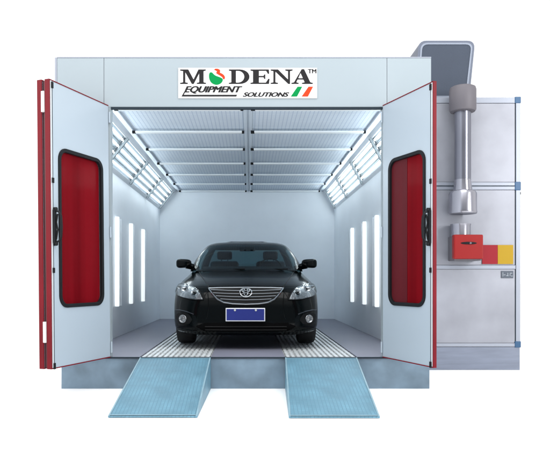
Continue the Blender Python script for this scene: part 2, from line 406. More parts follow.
# ------------------------------------------------------------------ doors (parts of the booth)
def door(hx, ang, w, s, leaf2, T, lean=0.0):
    z0, z1 = 0.348, 3.112
    origin = (hx, -0.012, 0)
    rot = ang
    def Y(y): return s * y           # +y local * s = towards the booth inside face
    def yb(bm, u0, u1, y0, y1, za, zb):
        a, c = sorted((Y(y0), Y(y1))); box(bm, u0, u1, a, c, za, zb)
    def leaf(u0, u1, ya, yb_, name, first):
        wu0, wu1, wz0, wz1 = u0 + .125, u1 - .125, .925, 2.49
        inner = rrect(wu0 + .03, wu1 - .03, wz0 + .03, wz1 - .03, .09)
        outer = []
        k = 7
        for (cu, cz) in ((u1 - .012, z1 - .01), (u0 + .004, z1 - .01), (u0 + .004, z0 + .01), (u1 - .012, z0 + .01)):
            outer += [(cu, cz)] * (k + 1)
        b = nb(); ring_prism(b, outer, inner, *sorted((Y(ya), Y(yb_))))
        d = obj(name, b, M['door'], booth)
        d.matrix_basis = Matrix.Translation(origin) @ Matrix.Rotation(R(lean), 4, 'Y') @ Matrix.Rotation(rot, 4, 'Z')
        b = nb(); ring_prism(b, rrect(wu0, wu1, wz0, wz1, .12), rrect(wu0 + .037, wu1 - .037, wz0 + .037, wz1 - .037, .085),
                             *sorted((Y(yb_ - .02), Y(yb_ + .014))))
        obj('window_gasket', b, M['black'], d, bevel=.004)
        b = nb(); ring_prism(b, rrect(wu0, wu1, wz0, wz1, .12), rrect(wu0 + .037, wu1 - .037, wz0 + .037, wz1 - .037, .085),
                             *sorted((Y(ya - .008), Y(ya + .012))))
        obj('window_gasket', b, M['black'], d, bevel=.004)
        b = nb(); prism(b, rrect(wu0 + .032, wu1 - .032, wz0 + .032, wz1 - .032, .088), *sorted((Y((ya + yb_) / 2 - .002), Y((ya + yb_) / 2 + .002))))
        obj('window_pane', b, M['pane'], d)
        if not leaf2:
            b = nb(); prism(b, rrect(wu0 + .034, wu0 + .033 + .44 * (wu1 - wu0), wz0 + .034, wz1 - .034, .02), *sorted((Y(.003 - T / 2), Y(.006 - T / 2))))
            obj('pane_dark_half', b, M['panedark'], d)  # darker red sheet over the hinge-side part of the pane
        # red seals round the leaf: free edge, top, bottom
        b = nb()
        yb(b, u1 - .011, u1, ya + .002, yb_ + .002, z0, z1)
        yb(b, u0 + .004, u1 - .0112, ya + .004, yb_ + .004, z1 - .0098, z1)
        yb(b, u0 + .004, u1 - .0112, ya + .004, yb_ + .004, z0, z0 + .0098)
        obj('edge_seal', b, M['red'], d)
        return d
    d1 = leaf(0.0, w, -T, 0.0, 'door', True)
    # aluminium profile along the free edge, dark joint, latches
    b = nb(); yb(b, w - .034, w - .0115, .0005, .006, z0 + .012, z1 - .012); obj('edge_profile', b, M['alu'], d1)
    b = nb(); yb(b, w - .048, w - .035, .0005, .003, z0 + .012, z1 - .012); obj('edge_joint', b, M['darkline'], d1)
    for z, h in ((2.15, .05), (1.29, .05), (.375, .06), (3.06, .06)):
        b = nb(); yb(b, w - .05, w - .022, .006, .016, z - h / 2, z + h / 2); obj('latch', b, M['black'], d1, bevel=.003)
    for z in (.46, 1.72, 2.98):
        b = nb(); tube(b, [(-.004, Y(.010), z - .06), (-.004, Y(.010), z + .06)], .011, 10); obj('hinge', b, M['door'], d1, smooth=True)
    # pull handle with lock plate
    u = w - .055
    b = nb(); yb(b, u - .014, u + .03, .0062, .026, 1.545, 1.875)
    hp = obj('handle', b, M['black'], d1, bevel=.008)
    def hpnt(du, n, z): return (u + du, Y(n), z)
    b = nb(); tube(b, [hpnt(.0, .02, 1.56), hpnt(-.006, .055, 1.57), hpnt(-.010, .078, 1.61), hpnt(-.012, .082, 1.71), hpnt(-.010, .078, 1.81), hpnt(-.006, .055, 1.85), hpnt(.0, .02, 1.86)], .0105, 10)
    obj('grip', b, M['black'], hp, smooth=True)
    b = nb(); tube(b, [hpnt(.0, .028, 1.585), hpnt(.0, .045, 1.68), hpnt(.0, .030, 1.75), hpnt(.0, .045, 1.83)], .008, 8)
    obj('lever', b, M['carblack'], hp, smooth=True)
    for z in (1.545, 1.875):
        b = nb(); lathe(b, [(.02, 0), (.02, .03), (.012, .036)], 16, 'y', (u, 0, z))
        for v in b.verts: v.co.y = Y(v.co.y + .004)
        obj('boss', b, M['black'], hp, smooth=True)
    if leaf2:
        d2 = leaf(.12, w + .004, -.138, -.086, 'door', False)
        for z in (2.90, .70):
            b = nb(); yb(b, w - .02, w + .012, -.086, -.053, z - .10, z + .10); obj('hinge', b, M['hinge'], d2, bevel=.002)
        b = nb(); yb(b, w - .03, w - .014, -.0855, -.0535, z0 + .01, z1 - .01); obj('fold_gasket', b, M['reddark'], d2)
    return d1
door(HL, math.atan2(-.935, -.358), 1.0, +1, True, .052, -.5)
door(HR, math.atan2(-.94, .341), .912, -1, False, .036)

# ------------------------------------------------------------------ sign on the lintel
SGW, SGH = 1.522, .333
SU = 1 / 7.333 / 91.0          # metres per unit of the sign layout grid
sign = empty('sign_board', (-.026, YF - .004, 3.357), 'white sign board with black lettering and a green and red emblem on the lintel', 'sign')
b = nb(); box(b, -SGW / 2, SGW / 2, -.006, .002, -SGH / 2, SGH / 2); obj('board', b, M['white'], sign)
def SP(x, y): return ((x - 276) * SU, (171 - y) * SU)
def curve_mesh(name, splines, m, depth=.0012, off=.0082, ox=0):
    cu = bpy.data.curves.new(name, 'CURVE'); cu.dimensions = '2D'; cu.fill_mode = 'BOTH'; cu.extrude = depth
    for pts in splines:
        sp = cu.splines.new('POLY'); sp.points.add(len(pts) - 1); sp.use_cyclic_u = True
        for q, p in zip(sp.points, pts):
            x, z = SP(*p); q.co = (x, z, 0, 1)
    to = bpy.data.objects.new(name, cu); COL.objects.link(to)
    dg = bpy.context.evaluated_depsgraph_get()
    me = bpy.data.meshes.new_from_object(to.evaluated_get(dg))
    bpy.data.objects.remove(to)
    for v in me.vertices:
        x, y, z = v.co; v.co = (x, -off - z, y)
    me.materials.clear(); me.materials.append(m); me.name = name
    o = bpy.data.objects.new(name, me); COL.objects.link(o); o.parent = sign
    return o
def smooth(pts, it=2):
    for _ in range(it):
        q = []
        for i in range(len(pts)):
            a, c = pts[i], pts[(i + 1) % len(pts)]
            q += [(a[0] * .75 + c[0] * .25, a[1] * .75 + c[1] * .25), (a[0] * .25 + c[0] * .75, a[1] * .25 + c[1] * .75)]
        pts = q
    return pts
SO = 0 
def sh(pts, dx): return [(x + dx, y) for x, y in pts]
letM = [(38,72),(98,72),(137,145),(172,72),(226,72),(226,80),(210,84),(210,166),(228,170),(228,178),(160,178),(160,170),(178,166),(178,100),(138,178),(124,178),(76,92),(76,166),(95,170),(95,178),(38,178),(38,170),(60,166),(60,84),(38,80)]
arc = lambda cx, cy, rx, ry: [(cx + rx * math.cos(R(a)), cy + ry * math.sin(R(a))) for a in range(-90, 91, 15)]
letD = [(395,72)] + arc(475,125,71,53) + [(395,178),(395,170),(413,166),(413,84),(395,80)]
holeD = [(447,82)] + arc(462,125,46,43) + [(447,168)]
letE = [(553,72),(688,72),(690,104),(681,104),(668,82),(615,82),(615,119),(648,119),(655,108),(662,108),(662,142),(655,142),(648,129),(615,129),(615,168),(666,168),(684,140),(693,140),(689,178),(553,178),(553,170),(572,166),(572,84),(553,80)]
letN = [(701,72),(755,72),(828,145),(828,84),(808,80),(808,72),(862,72),(862,80),(843,84),(843,178),(830,178),(736,88),(736,166),(755,170),(755,178),(701,178),(701,170),(721,166),(721,84),(701,80)]
letA = [(928,70),(946,70),(992,166),(1010,170),(1010,178),(930,178),(930,170),(950,166),(941,146),(898,146),(889,166),(906,170),(906,178),(853,178),(853,170),(872,166)]
holeA = [(903,136),(937,136),(920,97)]
curve_mesh('letter', [letM], M['ink']); curve_mesh('letter', [letD, holeD], M['ink']); curve_mesh('letter', [letE], M['ink'])
curve_mesh('letter', [letN], M['ink']); curve_mesh('letter', [letA, holeA], M['ink'])
SHIFT = None
leaf_g = smooth([(256,92),(272,92),(292,116),(330,128),(352,140),(350,160),(330,180),(300,187),(266,172),(250,140),(249,108)])
flame = smooth([(284,74),(300,64),(326,70),(334,84),(326,94),(350,104),(367,122),(366,142),(354,146),(348,128),(322,112),(298,98),(310,88),(300,80)])
curve_mesh('emblem_leaf', [leaf_g], M['green']); curve_mesh('emblem_flame', [flame], M['orange'])
curve_mesh('underline', [[(92,195),(104,195),(64,257),(455,257),(450,270),(48,270)]], M['ink'])
curve_mesh('stripe', [[(898,198),(932,198),(894,270),(848,270)]], M['green'])
curve_mesh('stripe', [[(978,198),(1012,198),(974,270),(928,270)]], M['orange'])
def text(body, x0, x1, y0, y1, shear, bold, m, name='lettering'):
    cu = bpy.data.curves.new(name, 'FONT'); cu.body = body; cu.shear = shear; cu.extrude = .01
    to = bpy.data.objects.new(name, cu); COL.objects.link(to)
    dg = bpy.context.evaluated_depsgraph_get()
    me = bpy.data.meshes.new_from_object(to.evaluated_get(dg)); bpy.data.objects.remove(to)
    xs = [v.co.x for v in me.vertices]; yy = [v.co.y for v in me.vertices]
    ax, bx_, ay, by = min(xs), max(xs), min(yy), max(yy)
    X0, Z1 = SP(x0 + bold, y0); X1, Z0 = SP(x1 - bold, y1)
    bd = bold * SU
    b = nb()
    for k, (dx, dz) in enumerate(((0, 0), (bd, 0), (-bd, 0), (bd * .5, bd * .3), (-bd * .5, -bd * .3), (bd * .5, -bd * .3), (-bd * .5, bd * .3))):
        vs = []
        for v in me.vertices:
            x, y, z = v.co
            vs.append(b.verts.new((X0 + (x - ax) / (bx_ - ax) * (X1 - X0) + dx, -.0082 - .00006 * k - (z / .01) * .0012, Z0 + (y - ay) / (by - ay) * (Z1 - Z0) + dz)))
        for p in me.polygons:
            try: b.faces.new([vs[i] for i in p.vertices])
            except ValueError: pass
    return obj(name, b, m, sign)
text('EQUIPMENT', 67, 495, 195, 248, .38, 4.0, M['ink'])
text('SOLUTIONS', 497, 838, 240, 271, .38, 3.2, M['ink'])
text('TM', 973, 1036, 70, 100, 0, 1.6, M['ink'])
# the layout grid runs 25..1040 across the board: recentre the artwork
for ch in list(sign.children):
    if ch.name.split('.')[0] != 'board':
        for v in ch.data.vertices: v.co.x -= (532.5 - 276) * SU
# four small fixing screws

# ------------------------------------------------------------------ ramps
def ramp(name, xa0, xa1, xb0, xb1, yb, label):
    yt = YF - .006; zt = .343
    r = empty(name, ((xa0 + xa1) / 2, yb, .004), label, 'ramp', 'loading ramps in front of the booth')
    ox, oy = r.location.x, r.location.y
    prof = [(yt, zt), (yb, .016)]
    b = nb()
    def v(x, y, z): return b.verts.new((x - ox, y - oy, z - .004))
    tl, tr, bl, br = v(xa0, yt, zt), v(xa1, yt, zt), v(xb0, yb, .018), v(xb1, yb, .018)
    gl, gr, hl, hr = v(xa0, yt, .004), v(xa1, yt, .004), v(xb0, yb, .004), v(xb1, yb, .004)
    for f in ((tl, bl, br, tr), (gl, gr, hr, hl), (tl, tr, gr, gl), (bl, hl, hr, br), (tl, gl, hl, bl), (tr, br, hr, gr)): b.faces.new(f)
    obj('ramp_plate', b, M['ramp'], r)
    # edge rails lying on the plate
    def edge(p, q, w, dz=.003):
        b = nb(); p = Vector(p); q = Vector(q); d = (q - p).normalized(); sd = d.cross(Vector((0, 0, 1))).normalized() * w / 2; up = Vector((0, 0, dz))
        vs = [b.verts.new(Vector(c) - Vector((ox, oy, .004))) for c in (p - sd, p + sd, q + sd, q - sd)]
        ws = [b.verts.new(x.co + up) for x in vs]
        b.faces.new(vs[::-1]); b.faces.new(ws)
        for i in range(4): b.faces.new((vs[i], vs[(i + 1) % 4], ws[(i + 1) % 4], ws[i]))
        obj('edge_trim', b, M['rampedge'], r)
    e = .001
    edge((xa0 + .008, yt, zt + e), (xb0 + .008, yb, .018 + e), .014)
    edge((xa1 - .008, yt, zt + e), (xb1 - .008, yb, .018 + e), .014)
    edge((xb0 + .016, yb + .012, .0235), (xb1 - .016, yb + .012, .0235), .022)
    edge((xa0 + .016, yt - .012, zt - .0015), (xa1 - .016, yt - .012, zt - .0015), .018)
    return r
ramp('loading_ramp', -1.21, -.43, -1.228, -.455, 5.51, 'blue chequer-plate ramp leading up beside the double folded red-edged door')
ramp('loading_ramp', .385, 1.176, .335, 1.12, 5.49, 'blue chequer-plate ramp leading up beside the single door next to the grey cabinet')

# ------------------------------------------------------------------ heater cabinet
CY = 8.48; CX0, CX1, CZ = 2.03, 3.60, 3.63
cab = empty('heater_cabinet', (2.8, CY, 0), 'tall pale grey heater cabinet with metal frame and blue corner joints beside the booth', 'cabinet')
def cp(name, bm, m, **k):
    bmesh.ops.translate(bm, verts=bm.verts[:], vec=(-2.8, -CY, 0)); return obj(name, bm, m, cab, **k)
b = nb(); box(b, CX0 + .02, CX1 - .02, CY + .02, CY + 2.2, .33, CZ - .02); cp('carcass', b, M['cab'])
b = nb(); box(b, CX0, CX1 - .006, CY + .004, CY + 2.2, .0, .305); cp('plinth', b, M['cabbase'], bevel=.004)
rails = [(.31, .355), (1.345, 1.395), (2.40, 2.50), (CZ - .075, CZ)]
for i, (z0, z1) in enumerate(rails):
    b = nb(); box(b, CX0, CX1 - .064, CY, CY + .04, z0, z1); cp('frame_rail', b, M['cabframe'], bevel=.005)
b = nb(); box(b, CX0, CX1 - .064, CY - .003, CY - .0005, 2.444, 2.456); cp('rail_groove', b, M['darkline'])
b = nb(); box(b, CX1 - .06, CX1, CY, CY + .05, .31, CZ); cp('corner_post', b, M['cabframe'], bevel=.006)
b = nb(); box(b, CX1 - .066, CX1 - .061, CY + .004, CY + .03, .31, CZ - .01); cp('post_joint', b, M['darkline'])
for z in (CZ - .075, 2.395, .302):
    b = nb(); box(b, CX1 - .075, CX1 + .006, CY - .008, CY + .055, z - .002, z + (.11 if z == 2.395 else .082)); cp('corner_joint', b, M['blue'], bevel=.008)
for i in range(3):
    z0, z1 = rails[i][1] + .004, rails[i + 1][0] - .004
    b = nb(); box(b, CX0 + .004, CX1 - .07, CY + .008, CY + .019, z0, z1); cp('front_panel', b, M['cab'], bevel=.003)
b = nb(); box(b, CX1 - .001, CX1 + .01, CY + .01, CY + .03, 2.34, 2.37); cp('screw', b, M['black'])
b = nb(); box(b, 3.09, 3.295, CY - .006, CY + .007, 1.411, 1.664); p_ = cp('red_plate', b, M['redplate']); p_['label'] = 'plain red plate'
b = nb(); box(b, 3.297, 3.502, CY - .006, CY + .007, 1.411, 1.664); p_ = cp('yellow_plate', b, M['yellow']); p_['label'] = 'plain yellow plate'
b = nb(); box(b, 3.345, 3.505, CY - .002, CY + .007, 1.225, 1.318); lb = cp('label_plate', b, M['label'])
b = nb()
for (x0, x1, z0, z1) in ((3.355, 3.40, 1.262, 1.272), (3.36, 3.37, 1.245, 1.30), (3.41, 3.44, 1.25, 1.262), (3.425, 3.435, 1.264, 1.295), (3.455, 3.49, 1.284, 1.294), (3.455, 3.465, 1.25, 1.28), (3.475, 3.495, 1.246, 1.258)):
    box(b, x0 - 2.8, x1 - 2.8, -.0045, -.003, z0, z1)
obj('label_mark', b, M['labelmark'], lb)

# duct cowl on the cabinet
cowl = empty('duct_cowl', (2.64, 8.6, CZ), 'dark grey square duct cowl with mesh screen, on the cabinet top behind the lintel', 'duct')
def cowl_pts(inset=0, r=.11):
    base_ = [(-.41 + inset, .002 + inset), (.32 - inset, .002 + inset), (.40 - inset, .80 - inset), (-.365 + inset, .80 - inset)]
    out = []
    for i, p in enumerate(base_):
        rr = (.02 if i < 2 else r) ; rr = max(.008, rr - inset * .6)
        p = Vector(p); a = (Vector(base_[i - 1]) - p).normalized(); c = (Vector(base_[(i + 1) % 4]) - p).normalized()
        for k in range(6):
            t = k / 5; q = p + a * rr * (1 - t) ** 2 + c * rr * t ** 2
            out.append((q.x, q.y))
    return out
b = nb(); o_ = cowl_pts(0); prism(b, o_, .012, .66); obj('shell', b, M['hood'], cowl, smooth=True)
b = nb(); ring_prism(b, cowl_pts(.0), cowl_pts(.03), .0, .0118); obj('outer_flange', b, M['hood'], cowl)
b = nb(); ring_prism(b, cowl_pts(.0302), cowl_pts(.052), -.004, .0116); obj('flange', b, M['hoodrim'], cowl)
b = nb(); prism(b, cowl_pts(.0525), .004, .0112); obj('mesh_screen', b, M['screen'], cowl)

# exhaust stack
PX, PY = 2.765, 8.28
st = empty('exhaust_stack', (PX, PY, 2.06), 'grey metal exhaust pipe with wide cap and bright collar on the front of the cabinet', 'pipe')
b = nb(); lathe(b, [(.104, .29), (.104, 1.36)], 40); obj('pipe', b, M['steel'], st, smooth=True)
b = nb(); lathe(b, [(.105, 1.315), (.155, 1.325), (.168, 1.345), (.170, 1.60), (.160, 1.635), (.13, 1.65)], 40); obj('rain_cap', b, M['cap'], st, smooth=True)
b = nb(); lathe(b, [(.150, .012), (.176, .0), (.182, .02), (.178, .04), (.178, .255), (.165, .285), (.106, .305)], 44); obj('collar', b, M['bright'], st, smooth=True)
b = nb(); lathe(b, [(.120, .30), (.112, .36), (.1045, .44)], 40, close=False); obj('reducer', b, M['bright'], st, smooth=True)
for z in (.42, 1.10):
    b = nb(); box(b, -.03, .03, .09, .205, z, z + .05); obj('bracket', b, M['steel'], st)

# burner
BX0, BX1, BY, BZ0, BZ1 = 2.625, 3.005, 8.2, 1.468, 1.784
bn = empty('burner', (2.815, BY, BZ0), 'red burner box with a short steel flue, mounted on the cabinet under the exhaust pipe', 'burner')
def bb(name, m, x0, x1, y0, y1, z0, z1, **k):
    b = nb(); box(b, x0 - 2.815, x1 - 2.815, y0 - BY, y1 - BY, z0 - BZ0, z1 - BZ0); return obj(name, b, m, bn, **k)
bb('housing', M['cap'], BX0 + .01, BX1 - .012, BY + .03, CY - .001, BZ0 - .02, BZ1 - .012, bevel=.012)
cov = bb('cover', M['burner'], BX0, BX1, BY, BY + .09, BZ0, BZ1, bevel=.016, seg=3)
b = nb(); lathe(b, [(.10, .0), (.085, .006), (.02, .008)], 28, 'y'); 
for v in b.verts: v.co = Vector((v.co.x * 1.05, -.001 - v.co.y, .205 + v.co.z * .17))
obj('inspection_slot', b, M['black'], cov, smooth=True)
b = nb(); lathe(b, [(.018, 0), (.012, .012)], 14, 'y')
for v in b.verts: v.co = Vector((v.co.x + .02, -.008 - v.co.y, .205 + v.co.z))
obj('knob', b, M['bright'], cov, smooth=True)
b = nb(); lathe(b, [(.125, -.02), (.128, .12), (.132, .145)], 36, 'z', (-.055, .15, BZ1 - BZ0)); obj('flue', b, M['bright'], bn, smooth=True)

# ------------------------------------------------------------------ the car
CARX, CARY = -.05, 7.66
car = empty('sedan_car', (CARX, CARY, ZD), 'glossy black sedan parked inside the booth facing out, with a blank blue number plate', 'car')
def lerp_keys(keys, z):
    if z <= keys[0][0]: return keys[0][1:]
    for a, c in zip(keys, keys[1:]):
        if z <= c[0]:
            t = (z - a[0]) / (c[0] - a[0]); return tuple(p + (q - p) * t for p, q in zip(a[1:], c[1:]))
    return keys[-1][1:]
# z: front y, rear y, half width, front depth, exponent
LOW = [(.17, .17, 4.66, .83, .58, 3.0), (.20, .075, 4.72, .872, .64, 3.3), (.235, .018, 4.77, .898, .68, 3.5), (.27, .0, 4.79, .910, .70, 3.5), (.33, .0, 4.80, .918, .70, 3.5), (.45, .012, 4.81, .922, .70, 3.5),
       (.54, .026, 4.81, .923, .70, 3.4), (.62, .045, 4.81, .921, .72, 3.3), (.69, .070, 4.80, .916, .74, 3.2), (.74, .105, 4.79, .908, .76, 3.1),
       (.775, .165, 4.78, .898, .80, 3.0), (.80, .24, 4.77, .889, .82, 2.9), (.83, .36, 4.76, .876, .84, 2.9), (.865, .53, 4.74, .858, .86, 2.9), (.90, .72, 4.70, .838, .88, 2.9),
       (.935, .92, 4.66, .824, .88, 2.9), (.965, 1.10, 4.60, .812, .88, 2.9), (.985, 1.25, 4.52, .804, .88, 2.9), (.995, 1.40, 4.40, .79, .88, 2.9)]
NF, NS = 41, 21
def ring(z, keys, nf=NF, ns=NS, nexp=None):
    yf, yr, W, D, n = lerp_keys(keys, z)
    pts = []
    Dr = .6
    for i in range(nf):                       # front arc, left to right
        a = -90 + 180 * i / (nf - 1); s_, c_ = math.sin(R(a)), abs(math.cos(R(a)))
        x = W * math.copysign(abs(s_) ** (2 / n), s_); y = yf + D - D * c_ ** (2 / n)
        pts.append((x, y, z))
    for i in range(1, ns):                    # right side
        t = i / ns; pts.append((W, yf + D + (yr - Dr - yf - D) * t, z))
    for i in range(nf):
        a = 90 - 180 * i / (nf - 1); s_, c_ = math.sin(R(a)), abs(math.cos(R(a)))
        x = W * math.copysign(abs(s_) ** (2 / n), s_); y = yr - Dr + Dr * c_ ** (2 / n)
        pts.append((x, y, z))
    for i in range(1, ns):
        t = i / ns; pts.append((-W, yr - Dr + (yf + D - yr + Dr) * t, z))
    return pts
def conform(x, z, off=0.0):
    yf, yr, W, D, n = lerp_keys(LOW, z)
    q = min(.9995, abs(x) / W)
    y = yf + D - D * (1 - q ** n) ** (1 / n)
    e = 1e-3
    def Yat(xx, zz):
        yf, yr, W, D, n = lerp_keys(LOW, zz); q = min(.9995, abs(xx) / W); return yf + D - D * (1 - q ** n) ** (1 / n)
    nx = (Yat(x + e, z) - Yat(x - e, z)) / (2 * e); nz = (Yat(x, z + e) - Yat(x, z - e)) / (2 * e)
    nx = max(-2.5, min(2.5, nx)); nz = max(-1.5, min(1.5, nz))
    nv = Vector((nx, -1, nz)).normalized()
    return Vector((x, y, z)) + nv * off

zs = []
for a, c in zip(LOW, LOW[1:]):
    k = 3
    for i in range(k): zs.append(a[0] + (c[0] - a[0]) * i / k)
zs.append(LOW[-1][0])
b = nb(); rings = [[b.verts.new(p) for p in ring(z, LOW)] for z in zs]
n_ = len(rings[0])
for A, B in zip(rings, rings[1:]):
    for i in range(n_): b.faces.new((A[i], A[(i + 1) % n_], B[(i + 1) % n_], B[i]))
b.faces.new(rings[0][::-1]); b.faces.new(rings[-1])
body = obj('body', b, M['paint'], car, smooth=True)
# wheel arches cut out of the body
cut = nb()
for y in (.93, 3.70):
    for sx in (-1, 1):
        lathe(cut, [(.375, .60 * sx), (.375, 1.1 * sx)], 40, 'x', (0, y, .335))
co = obj('arch_cutter', cut, M['carblack'])
co.parent = car
md = body.modifiers.new('arches', 'BOOLEAN'); md.object = co; md.operation = 'DIFFERENCE'; md.solver = 'EXACT'
dg = bpy.context.evaluated_depsgraph_get()
me2 = bpy.data.meshes.new_from_object(body.evaluated_get(dg))
body.modifiers.clear(); body.data = me2; me2.name = 'body'
me2.materials.clear(); me2.materials.append(M['paint'])
me2.polygons.foreach_set('use_smooth', [True] * len(me2.polygons))
try: me2.set_sharp_from_angle(angle=R(38))
except Exception: pass
bpy.data.objects.remove(co)

# greenhouse: roof and pillars in body colour, glass as separate panes
GH = [(.975, 1.22, 4.20, .815, .46, 4.0), (1.05, 1.33, 4.09, .797, .46, 4.0), (1.15, 1.49, 3.95, .757, .46, 4.0), (1.25, 1.66, 3.80, .704, .46, 4.0), (1.34, 1.84, 3.64, .640, .46, 4.0),
      (1.375, 1.93, 3.56, .612, .46, 4.0), (1.405, 2.03, 3.46, .572, .46, 3.8), (1.430, 2.17, 3.32, .505, .42, 3.6), (1.447, 2.34, 3.14, .40, .34, 3.2), (1.455, 2.52, 2.98, .25, .20, 3.0)]
GF, GS = 41, 25
gz = [.975, .995, 1.03, 1.07, 1.11, 1.15, 1.20, 1.25, 1.30, 1.34, 1.362, 1.375, 1.39, 1.405, 1.418, 1.430, 1.439, 1.447, 1.452, 1.455]
def kind_of(i, j):
    """which pane a face (ring j, point i) belongs to"""
    z = (gz[j] + gz[j + 1]) / 2
    if z < .985 or z > 1.375: return None
    if i < GF - 1:
        a = -90 + 180 * (i + .5) / (GF - 1); q = abs(math.sin(R(a))) ** (2 / 4.0)
        return 'windscreen' if q < .925 else None
    i2 = i - (GF - 1)
    if i2 < GS:
        return side_kind(i2, z)
    i3 = i2 - GS
    if i3 < GF - 1:
        a = 90 - 180 * (i3 + .5) / (GF - 1); q = abs(math.sin(R(a))) ** (2 / 4.0)
        return 'rear_window' if q < .90 and z > 1.0 else None
    return side_kind(GS - 1 - (i3 - GF + 1), z)
def side_kind(k, z):
    if z < 1.0 or z > 1.34: return None
    if k in (11, 12) or k < 1 or k > 22: return None
    return 'side_front' if k < 11 else 'side_rear'
ringsP = [ring(z, GH, GF, GS) for z in gz]
n_ = len(ringsP[0])
groups = {}
for j in range(len(gz) - 1):
    for i in range(n_):
        kd = kind_of(i, j)
        if kd and kd.startswith('side'): kd += '_l' if i > GF + GS else '_r'
        groups.setdefault(kd, []).append((i, j))
def patch_faces(lst, inset=0.0):
    b = nb(); vm = {}
    def V(i, j):
        i %= n_
        if (i, j) not in vm:
            p = Vector(ringsP[j][i])
            vm[(i, j)] = b.verts.new(p)
        return vm[(i, j)]
    for i, j in lst: b.faces.new((V(i, j), V(i + 1, j), V(i + 1, j + 1), V(i, j + 1)))
    return b, V
b, V = patch_faces(groups[None])
b.faces.new([V(i, len(gz) - 1) for i in range(n_)])
roof = obj('roof', b, M['paint'], car, smooth=True)
for key, nm in (('windscreen', 'windscreen'), ('rear_window', 'rear_window'), ('side_front_l', 'side_window'), ('side_front_r', 'side_window'), ('side_rear_l', 'side_window'), ('side_rear_r', 'side_window')):
    b, V = patch_faces(groups[key]); obj(nm, b, M['glass'], car, smooth=True)

# cabin
def cbx(name, m, *a, **k):
    b = nb(); box(b, *a); return obj(name, b, m, car, **k)
cbx('dashboard', M['seat'], -.66, .66, 1.62, 2.05, .97, 1.045, bevel=.03, seg=3)
cbx('parcel_shelf', M['seat'], -.62, .62, 3.35, 3.85, .97, 1.01, bevel=.01)
cbx('cabin_floor', M['seat'], -.70, .70, 1.45, 4.0, .990, 1.003)
for x in (-.36, .38):
    b = nb(); box(b, x - .23, x + .23, 2.55, 2.70, 1.0, 1.155)
    st_ = obj('seat', b, M['seat'], car, bevel=.05, seg=4, smooth=True)
    b = nb(); box(b, x - .12, x + .12, 2.60, 2.69, 1.18, 1.315); obj('headrest', b, M['seat'], st_, bevel=.035, seg=4, smooth=True)
    b = nb()
    for dx in (-.05, .05): tube(b, [(x + dx, 2.645, 1.13), (x + dx, 2.645, 1.20)], .007, 8)
    obj('headrest_post', b, M['chromedull'], st_)
b = nb(); box(b, -.60, .60, 3.30, 3.42, 1.0, 1.09); rs = obj('rear_seat', b, M['seat'], car, bevel=.04, seg=3, smooth=True)
for x in (-.36, .36):
    b = nb(); box(b, x - .11, x + .11, 3.32, 3.40, 1.08, 1.16); obj('headrest', b, M['seat'], rs, bevel=.03, seg=3, smooth=True)
b = nb(); lathe(b, [(.178, -.012), (.19, 0), (.178, .012), (.166, 0), (.178, -.012)], 32, 'y', close=False)
for v in b.verts: v.co = Matrix.Rotation(R(-25), 3, 'X') @ v.co + Vector((.36, 2.12, 1.02))
obj('steering_wheel', b, M['carblack'], car, smooth=True)
b = nb(); box(b, -.105, .125, 1.97, 2.0, 1.285, 1.345); obj('rear_view_mirror', b, M['carblack'], car, bevel=.014, seg=3, smooth=True)
# wipers on the scuttle
for x0, x1 in ((-.62, -.02), (.0, .58)):
    b = nb(); tube(b, [(x0, 1.36, .992), (x1, 1.235, 1.002)], .009, 6); obj('wiper', b, M['carblack'], car)

# --- patches that lie on the nose
def ip(poly, x):
    if x <= poly[0][0]: return poly[0][1]
    for a, c in zip(poly, poly[1:]):
        if x <= c[0]: return a[1] + (c[1] - a[1]) * (x - a[0]) / (c[0] - a[0])
    return poly[-1][1]
def patch(name, top, bot, m, off, th, nx=26, nz=8, parent=None, mirror=1, smooth_=True):
    x0 = top[0][0]; x1 = top[-1][0]
    b = nb(); F = []; Bk = []
    for i in range(nx + 1):
        x = x0 + (x1 - x0) * i / nx; zt, zb = ip(top, x), ip(bot, x)
        if zt - zb < .004: zt, zb = (zt + zb) / 2 + .002, (zt + zb) / 2 - .002
        cf = []; cb_ = []
        for j in range(nz + 1):
            z = zb + (zt - zb) * j / nz
            cf.append(b.verts.new(conform(mirror * x, z, off))); cb_.append(b.verts.new(conform(mirror * x, z, off - th)))
        F.append(cf); Bk.append(cb_)
    for i in range(nx):
        for j in range(nz):
            b.faces.new((F[i][j], F[i + 1][j], F[i + 1][j + 1], F[i][j + 1])); b.faces.new((Bk[i][j], Bk[i][j + 1], Bk[i + 1][j + 1], Bk[i + 1][j]))
        b.faces.new((F[i][0], Bk[i][0], Bk[i + 1][0], F[i + 1][0])); b.faces.new((F[i][nz], F[i + 1][nz], Bk[i + 1][nz], Bk[i][nz]))
    for c in (0, nx):
        for j in range(nz): b.faces.new((F[c][j], F[c][j + 1], Bk[c][j + 1], Bk[c][j]))
    return obj(name, b, m, parent or car, smooth=smooth_)
def cline(pts, r, off, mirror=1, closed=False, n=8, dens=8):
    out = []
    K = len(pts)
    for i in range(K if closed else K - 1):
        a, c = pts[i], pts[(i + 1) % K]
        for k in range(dens):
            t = k / dens; out.append(conform(mirror * (a[0] + (c[0] - a[0]) * t), a[1] + (c[1] - a[1]) * t, off))
    if not closed: out.append(conform(mirror * pts[-1][0], pts[-1][1], off))
    b = nb(); tube(b, out, r, n, closed=closed); return b

